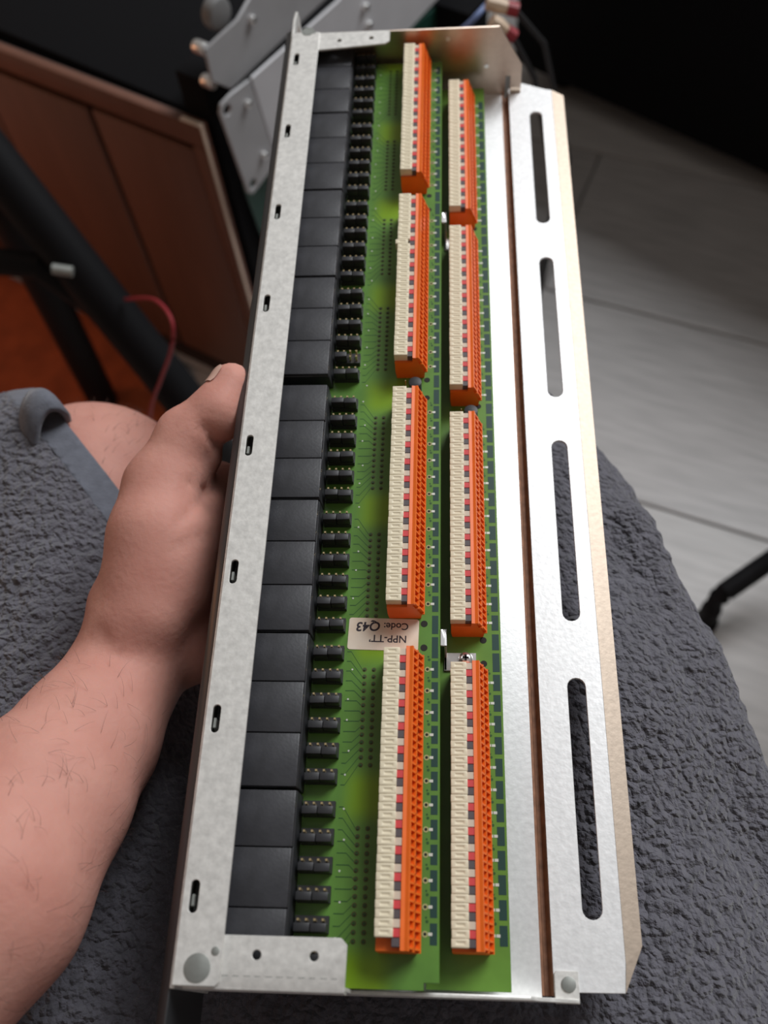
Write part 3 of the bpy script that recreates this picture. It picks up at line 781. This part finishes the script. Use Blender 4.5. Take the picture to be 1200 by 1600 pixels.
# the opening: a slanting plane over the left knee; cloth stays on the outer side
h0 = pz(58, 606, -45); h1 = pz(192, 772, -45)
tdir = h1 - h0; tdir[2] = 0; tdir /= np.linalg.norm(tdir)
ndir = np.array([-tdir[1], tdir[0], 0.0])
if ndir[0] < 0: ndir = -ndir                        # points to the bare side
side_d = lambda V: (V - h0) @ ndir
keepR = lambda V: np.minimum(side_d(V), -(V[:, 0] + 0.052))   # >0: bare region (left thigh only)
me0 = np_mesh('robe', VR, QR, [])
bm = bmesh.new(); bm.from_mesh(me0)
low = [f_ for f_ in bm.faces if f_.calc_center_median().z < 0.27]
bmesh.ops.delete(bm, geom=low, context='FACES')
for dist in (0.0, -0.013):
    fs_ = [f_ for f_ in bm.faces if f_.calc_center_median().x < -0.052]
    ge = fs_ + list({e for f_ in fs_ for e in f_.edges}) + list({v for f_ in fs_ for v in f_.verts})
    bmesh.ops.bisect_plane(bm, geom=ge, dist=1e-6, plane_co=Vector(h0 + ndir * dist), plane_no=Vector(ndir))
cen = lambda f_: np.array(f_.calc_center_median())
bmesh.ops.delete(bm, geom=[f_ for f_ in bm.faces if (cen(f_) - h0) @ ndir > 0 and cen(f_)[0] < -0.052], context='FACES')
bm2 = bm.copy()
isband = lambda f_: (cen(f_) - h0) @ ndir > -0.013 and cen(f_)[0] < -0.052 and cen(f_)[2] > Z0 - 0.16
bmesh.ops.delete(bm, geom=[f_ for f_ in bm.faces if isband(f_)], context='FACES')
bmesh.ops.delete(bm2, geom=[f_ for f_ in bm2.faces if not isband(f_)], context='FACES')
def finish(bm_, name, m, amp):
    bmesh.ops.subdivide_edges(bm_, edges=bm_.edges, cuts=1, use_grid_fill=True)
    V = terry(np.array([v.co[:] for v in bm_.verts]), FR, amp)
    for v, c_ in zip(bm_.verts, V): v.co = c_
    for f_ in bm_.faces: f_.smooth = True
    me = bpy.data.meshes.new(name); bm_.to_mesh(me); bm_.free(); me.materials.append(m)
    return me
robe = child('robe', finish(bm, 'robe', TERRY, 0.0016), 'dark grey terry robe spread over the thighs')
FT = union([(capsule(T(0, -335, -60), T(0, -345, 300), 0.150, 0.130, (0, 1, 0), 1.25), 0.05), (capsule(T(-130, -335, 300), T(130, -335, 300), 0.07, 0.07), 0.05),
            (capsule(T(-190, -330, 290), T(-240, -235, 170), 0.068, 0.066), 0.04)])
VT, QT = surface_net(FT, (-0.36, -0.58, 0.45), (0.26, -0.12, 1.02), 0.012)
up = link('robe_upper', np_mesh('robe_upper', VT, QT, TERRY), robe)
hem = link('hem_band', finish(bm2, 'hem_band', HEM, 0.0002), robe); hem['label'] = 'smooth woven hem band'
for o_ in (robe, hem):
    s_ = o_.modifiers.new('thickness', 'SOLIDIFY'); s_.thickness = 0.0035; s_.offset = -1
def spline(pts, n=8):
    P = [Vector(p) for p in pts]; S_ = []
    for i in range(len(P) - 1):
        p0 = P[max(i - 1, 0)]; p1 = P[i]; p2 = P[i + 1]; p3 = P[min(i + 2, len(P) - 1)]
        for k in range(n):
            t = k / n
            S_.append(0.5 * ((2 * p1) + (p2 - p0) * t + (2 * p0 - 5 * p1 + 4 * p2 - p3) * t * t + (3 * p1 - p0 - 3 * p2 + p3) * t ** 3))
    return S_ + [P[-1]]
# folded-over corner of the hem: a narrow strip of cloth arching over and curling down
path = spline([pz(34, 668, -44), pz(38, 636, -36), pz(50, 616, -33), pz(66, 612, -34), pz(80, 620, -40), pz(84, 634, -50)], 6)
wd = Vector(-tdir * 0.012 + np.array([0, 0, -0.006])); fb = MB(); n_ = len(path); vs = []
for p in path: vs += [p + wd * 0.1, p + wd * -0.45 + Vector((0, 0, .0015)), p + wd * -1.6 + Vector((0, 0, -.004))]
fb.add(vs, [(3 * i + k, 3 * i + k + 1, 3 * i + k + 4, 3 * i + k + 3) for i in range(n_ - 1) for k in (0, 1)])
fo = link('hem_fold', fb.mesh('hem_fold', HEM, smooth=True, angle=180), robe)
s_ = fo.modifiers.new('thickness', 'SOLIDIFY'); s_.thickness = 0.003; s_.offset = 0

# ================================================================== BACKGROUND
# --- wooden cabinet, turned, standing on the floor to the front left
CD = np.array([math.cos(math.radians(-30)), math.sin(math.radians(-30)), 0]); CN = np.array([-CD[1], CD[0], 0])   # along the front; away from viewer
corner = at_plane(325, 187, (0, 0.66, 0), (0, 1, 0))
HC = corner[2]
rack = thing('equipment_cabinet', 'black equipment cabinet with reddish brown wooden doors and pale metal module panels', 'cabinet', (corner[0], corner[1], 0))
rack.rotation_euler = (0, 0, math.radians(58))
WOOD = mat('reddish_brown_wood', (0.14, 0.058, 0.036), 0.5, var=0.09, vscale=10, detail=8, stretch=(6, 6, 0.8), bump=0.05, bscale=80)
WOODL = mat('pale_wood_edge', (0.62, 0.50, 0.40), 0.5)
WOODD = mat('dark_gap', (0.03, 0.015, 0.012), 0.8)
def cpart(name, m, x0, x1, y0, y1, z0, z1, bevel=0.002, parent=None):
    b = MB(); b.box(x0, x1, y0, y1, z0, z1)
    o = link(name, b.mesh(name, m, bevel=bevel), rack); o.rotation_euler = (0, 0, math.radians(-88)); return o
LC_ = 0.62
cpart('carcass', WOODD, -LC_, -0.004, -0.002, 0.003, 0.02, HC - 0.004)
cpart('top_rail', WOOD, -LC_, 0.0, -0.012, -0.002, HC - 0.024, HC)
cpart('side_stile', WOOD, -0.016, 0.0, -0.012, -0.002, 0.02, HC - 0.024)
cpart('edge_strip', WOODL, -0.022, 0.0005, -0.012, -0.007, HC, HC + 0.0015, 0.0005)
cpart('edge_strip', WOODL, 0.0, 0.0015, -0.012, -0.0085, 0.05, HC, 0.0005)
xs_ = [-0.020, -0.148, -0.30, -0.45, -0.60]
for i in range(4):
    cpart('door', WOOD, xs_[i + 1] + 0.004, xs_[i], -0.008 - 0.002 * (i % 2), -0.001, 0.04, HC - 0.034, 0.003)
cpart('plinth', WOODD, -LC_, -0.01, -0.002, 0.003, 0.0, 0.04)

# --- black rack behind the cabinet with metal modules on its right side
BLACKM = mat('black_rack_paint', (0.006, 0.006, 0.007), 0.85, spec=0.1)
GREYP = mat('grey_painted_steel', (0.36, 0.36, 0.37), 0.5, 0.1, var=0.06, vscale=30)
WHITEP = mat('pale_grey_steel', (0.55, 0.55, 0.57), 0.45, 0.1, var=0.04, vscale=30)
GREEN2 = mat('dark_green_board', (0.012, 0.055, 0.040), 0.4)
RD = np.array([math.cos(math.radians(58)), math.sin(math.radians(58)), 0]); RN = np.array([RD[1], -RD[0], 0])     # along depth; facing right
def rloc(x, y, off):
    """photo position on the rack's side plane (offset off toward the viewer's right) -> rack coordinates"""
    p = at_plane(x, y, corner + RN * off, RN) - np.array([corner[0], corner[1], 0])
    return (p @ RD, -(p @ RN), p[2])
def rpoly(name, m, pts, off, th, parent=None, bevel=0.0008, holes=()):
    P = [rloc(x, y, off) for x, y in pts]
    H = [[(cx + r * math.cos(2 * math.pi * i / 12), cz + r * math.sin(2 * math.pi * i / 12)) for i in range(12)] for (cx, cz, r) in holes]
    b = MB(); b.plate([(p[0], p[2]) for p in P], H, -off, -off + th, axis='y')
    return link(name, b.mesh(name, m, bevel=bevel, seg=1), parent or rack)
b = MB(); b.box(0.004, 0.47, 0.004, 0.62, 0.0, HC - 0.002); link('rack_body', b.mesh('rack_body', BLACKM, bevel=0.004), rack)
b = MB(); b.box(0.004, 0.045, -0.001, 0.03, 0.0, HC + 0.035); link('rack_post', b.mesh('rack_post', BLACKM, bevel=0.002), rack)
hp = [rloc(356, 172, 0.03), rloc(396, 287, 0.03)]
ear = rpoly('rack_ear', GREYP, [(346, 163), (362, 146), (391, 124), (428, 238), (427, 262), (396, 304), (388, 302), (344, 178)], 0.03, 0.003, holes=[(hp[0][0], hp[0][2], 0.0045), (hp[1][0], hp[1][2], 0.0045)])
rpoly('module_panel', WHITEP, [(393, 122), (530, 0), (560, -40), (720, -40), (600, 90), (470, 240), (428, 236)], 0.027, 0.003)
rpoly('module_panel', GREYP, [(321, 78), (332, 128), (362, 140), (530, -20), (400, -20), (372, 30)], 0.016, 0.003)
rpoly('module_board', GREEN2, [(380, 290), (430, 230), (600, 80), (740, -40), (800, -40), (740, 40), (640, 200), (560, 330), (420, 400)], 0.006, 0.002)
for (x, y, r_, of) in ((388, 163, .0035, .03), (413, 243, .0035, .03), (395, 32, .004, .016), (572, 12, .004, .027), (577, 40, .004, .027)):
    q = rloc(x, y, of + .002)
    b = MB(); b.cyl(q[0], q[2], -of - 0.004, -of + 0.001, r_, 14, axis='y'); link('screw', b.mesh('screw', BRUSHED, bevel=0.001), rack)
for (x, y) in ((315, 75), (328, 128)):
    q = rloc(x, y, 0.008); b = MB(); b.cyl(q[0], q[2], -0.013, -0.001, 0.0055, 14, axis='y'); link('screw', b.mesh('screw', BRUSHED, bevel=0.0015), rack)
q = rloc(338, 20, 0.004); b = MB(); b.cyl(q[0], q[2], -0.010, 0.002, 0.013, 16, axis='y'); link('knob', b.mesh('knob', mat('dull_grey_knob', (.16, .16, .16), .6), bevel=0.003), rack)
q = rloc(700, 32, 0.01); b = MB(); b.box(q[0] - .02, q[0] + .02, -0.05, -0.006, q[2] - .03, q[2] + .03); link('chip', b.mesh('chip', BLACKM, bevel=0.001), rack)
# loose leads ending in cream plugs
def wire(name, label, pts, r, m):
    b = MB()
    b.tube(spline(pts), r, 8)
    return tag(link(name, b.mesh(name, m, smooth=True)), label, 'cable')
pv = lambda x, y, V: at_plane(x, y, (0, V, 0), (0, 1, 0))
BLUE = mat('blue_insulation', (0.16, 0.22, 0.42), 0.5); REDW = mat('red_insulation', (0.28, 0.02, 0.03), 0.5); PLUG = mat('cream_plug', (0.62, 0.47, 0.34), 0.5); BLKW = mat('black_insulation', (.01, .01, .011), .5)
wire('cable', 'blue wire behind the far end of the panel', [pv(790, -20, .66), pv(760, 8, .65), pv(738, 32, .64), pv(700, 70, .64), pv(670, 130, .66)], 0.0022, BLUE)
for i, (x, y, x2, y2, v) in enumerate(((760, 4, 792, 12, .62), (768, 32, 790, 48, .61))):
    b = MB(); p = np.array(pv(x, y, v)); p2 = np.array(pv(x2, y2, v)); b.tube([p, p + (p2 - p) * .5, p2], [0.0045, 0.0055, 0.0045], 10)
    t_ = thing('lead_plug', ['cream plug nearest the top edge, behind the blue wire', 'lower cream plug with a red collar, above the far end of the panel'][i], 'plug', tuple(p))
    b2 = MB(); b2.v = [tuple(np.array(q) - p) for q in b.v]; b2.f = b.f; b2.m = b.m
    link('plug_body', b2.mesh('plug_body', PLUG, smooth=True), t_)
    d_ = (p2 - p) / np.linalg.norm(p2 - p); e_ = p2 - p
    b3 = MB(); b3.tube([e_, e_ + d_ * 0.008], 0.005, 10); link('collar', b3.mesh('collar', REDW, smooth=True), t_)
    b4 = MB(); b4.tube([e_ + d_ * .006, e_ + d_ * .03 + np.array([0.0, 0, -.02]), e_ + d_ * .05 + np.array([0.01, 0, -.12]), e_ + d_ * .03 + np.array([0.01, 0, -.40])], 0.0022, 8); link('lead', b4.mesh('lead', BLKW, smooth=True), t_)

# --- black frame stand in front of the cabinet, its bars crossing
bars = thing('metal_stand', 'black metal stand with crossing bars in front of the wooden cabinet', 'stand', (at(100, 480, -560)[0] , at(100, 480, -560)[1], 0))
BLKS = mat('black_powder_coat', (0.006, 0.006, 0.007), 0.6, spec=0.15)
o0 = np.array(bars.location)
def bar(name, pts, r, m=BLKS):
    b = MB(); b.tube([np.array(p) - o0 for p in pts], r, 12); return link(name, b.mesh(name, m, smooth=True), bars)
sb0 = pv(-60, 190, .60); sb1 = pv(300, 640, .50)
bar('bar', [sb0, (sb0 + sb1) / 2, sb1], 0.021)
b0 = pv(-40, 405, .56); b1 = pv(60, 415, .55); b2_ = pv(150, 478, .545)
bar('bar', [b0, b1, b2_], 0.012)
p_ = pv(82, 420, .53); bar('clamp', [p_, p_ + np.array([.016, .0, -.004])], 0.0045, DULLDISC)
foot0 = sb1; bar('leg', [sb1, np.array([sb1[0] + .02, sb1[1] + .02, 0.012])], 0.018)
bar('leg', [sb0, np.array([sb0[0] - .05, sb0[1] + .06, 0.012])], 0.018)
# red lead hanging by the cabinet
wire('cable', 'thin dark red wire hanging in front of the cabinet doors', [pv(196, 468, .535), pv(240, 468, .50), pv(268, 500, .47), pv(268, 545, .46), pv(252, 592, .46), pv(236, 640, .47), pv(228, 720, .50)], 0.0016, REDW)
# --- orange rug under the stand
RUG = mat('orange_rug', (0.42, 0.085, 0.025), 0.9, var=0.2, vscale=40, bump=0.4, bscale=300, bdist=0.002)
b = MB(); b.plate(rrect(-0.95, -0.12, -0.55, -0.014, 0.04), [], 0.0005, 0.008)
rg_ = link('rug', b.mesh('rug', RUG, bevel=0.002), None, (corner[0], corner[1], 0)); rg_.rotation_euler = (0, 0, math.radians(-30))
tag(rg_, 'orange rug on the floor beneath the black stand', 'rug')

# --- low black bench at the far right and a bent chair leg near the right edge
BLKF = mat('black_furniture', (0.006, 0.006, 0.007), 0.75, spec=0.12)
e0 = at(884, 168, -Z0 * 1000 * MM); e1 = at(1200, 312, -Z0 * 1000 * MM)
bd = np.array(e1 - e0); bd /= np.linalg.norm(bd); ba_ = math.atan2(bd[1], bd[0])
bench = thing('bench', 'long black bench standing across the far end of the grey floor', 'bench', (e0[0], e0[1], 0)); bench.rotation_euler = (0, 0, ba_)
b = MB(); b.box(-0.1, 0.95, 0.0, 0.45, 0.035, 0.57); link('bench_body', b.mesh('bench_body', BLKF, bevel=0.006), bench)
b = MB(); b.box(-0.12, 0.97, -0.015, 0.46, 0.57, 0.60); link('bench_top', b.mesh('bench_top', BLKF, bevel=0.004), bench)
for x in (-0.04, 0.8):
    for y in (0.05, 0.38):
        b = MB(); b.cyl(x, y, 0, 0.036, 0.02, 14); link('foot', b.mesh('foot', BLKF, bevel=0.002), bench)
b = MB()
k0 = at(1122, 932, -0.565); k1 = at(1215, 868, -0.545); k2 = k1 + (k1 - k0) * 1.6 + np.array([0, 0, .06])
gz = np.array([k0[0] - .002, k0[1] - .006, 0.004])
kt = thing('chair', 'bent black tubular chair leg standing on the grey floor beside the robe', 'chair', (gz[0], gz[1], 0))
g0 = np.array([gz[0], gz[1], 0])
pts_ = [gz - g0, (gz * .45 + k0 * .55) - g0, k0 - g0 + np.array([.002, .001, -.002]), k0 + (k1 - k0) * .12 - g0, k0 + (k1 - k0) * .5 - g0, k1 - g0, k2 - g0]
b.tube(pts_, 0.0105, 14); link('leg', b.mesh('leg', BLKS, smooth=True), kt)
top_ = k2 - g0
b = MB(); b.tube([top_, top_ + np.array([.03, .02, .30])], 0.0105, 14); b.tube([top_ + np.array([.03, .02, .30]), top_ + np.array([.33, -.12, .30])], 0.0105, 14); link('frame', b.mesh('frame', BLKS, smooth=True), kt)
b = MB(); b.cyl(0, 0, 0, 0.008, 0.0135, 16); link('foot_cap', b.mesh('foot_cap', BLKS, bevel=0.001), kt)
b = MB(); sx, sy, sz = top_; b.box(sx + .0, sx + .42, sy - .36, sy + .06, sz + .30, sz + .335); link('seat', b.mesh('seat', BLKF, bevel=0.01), kt)
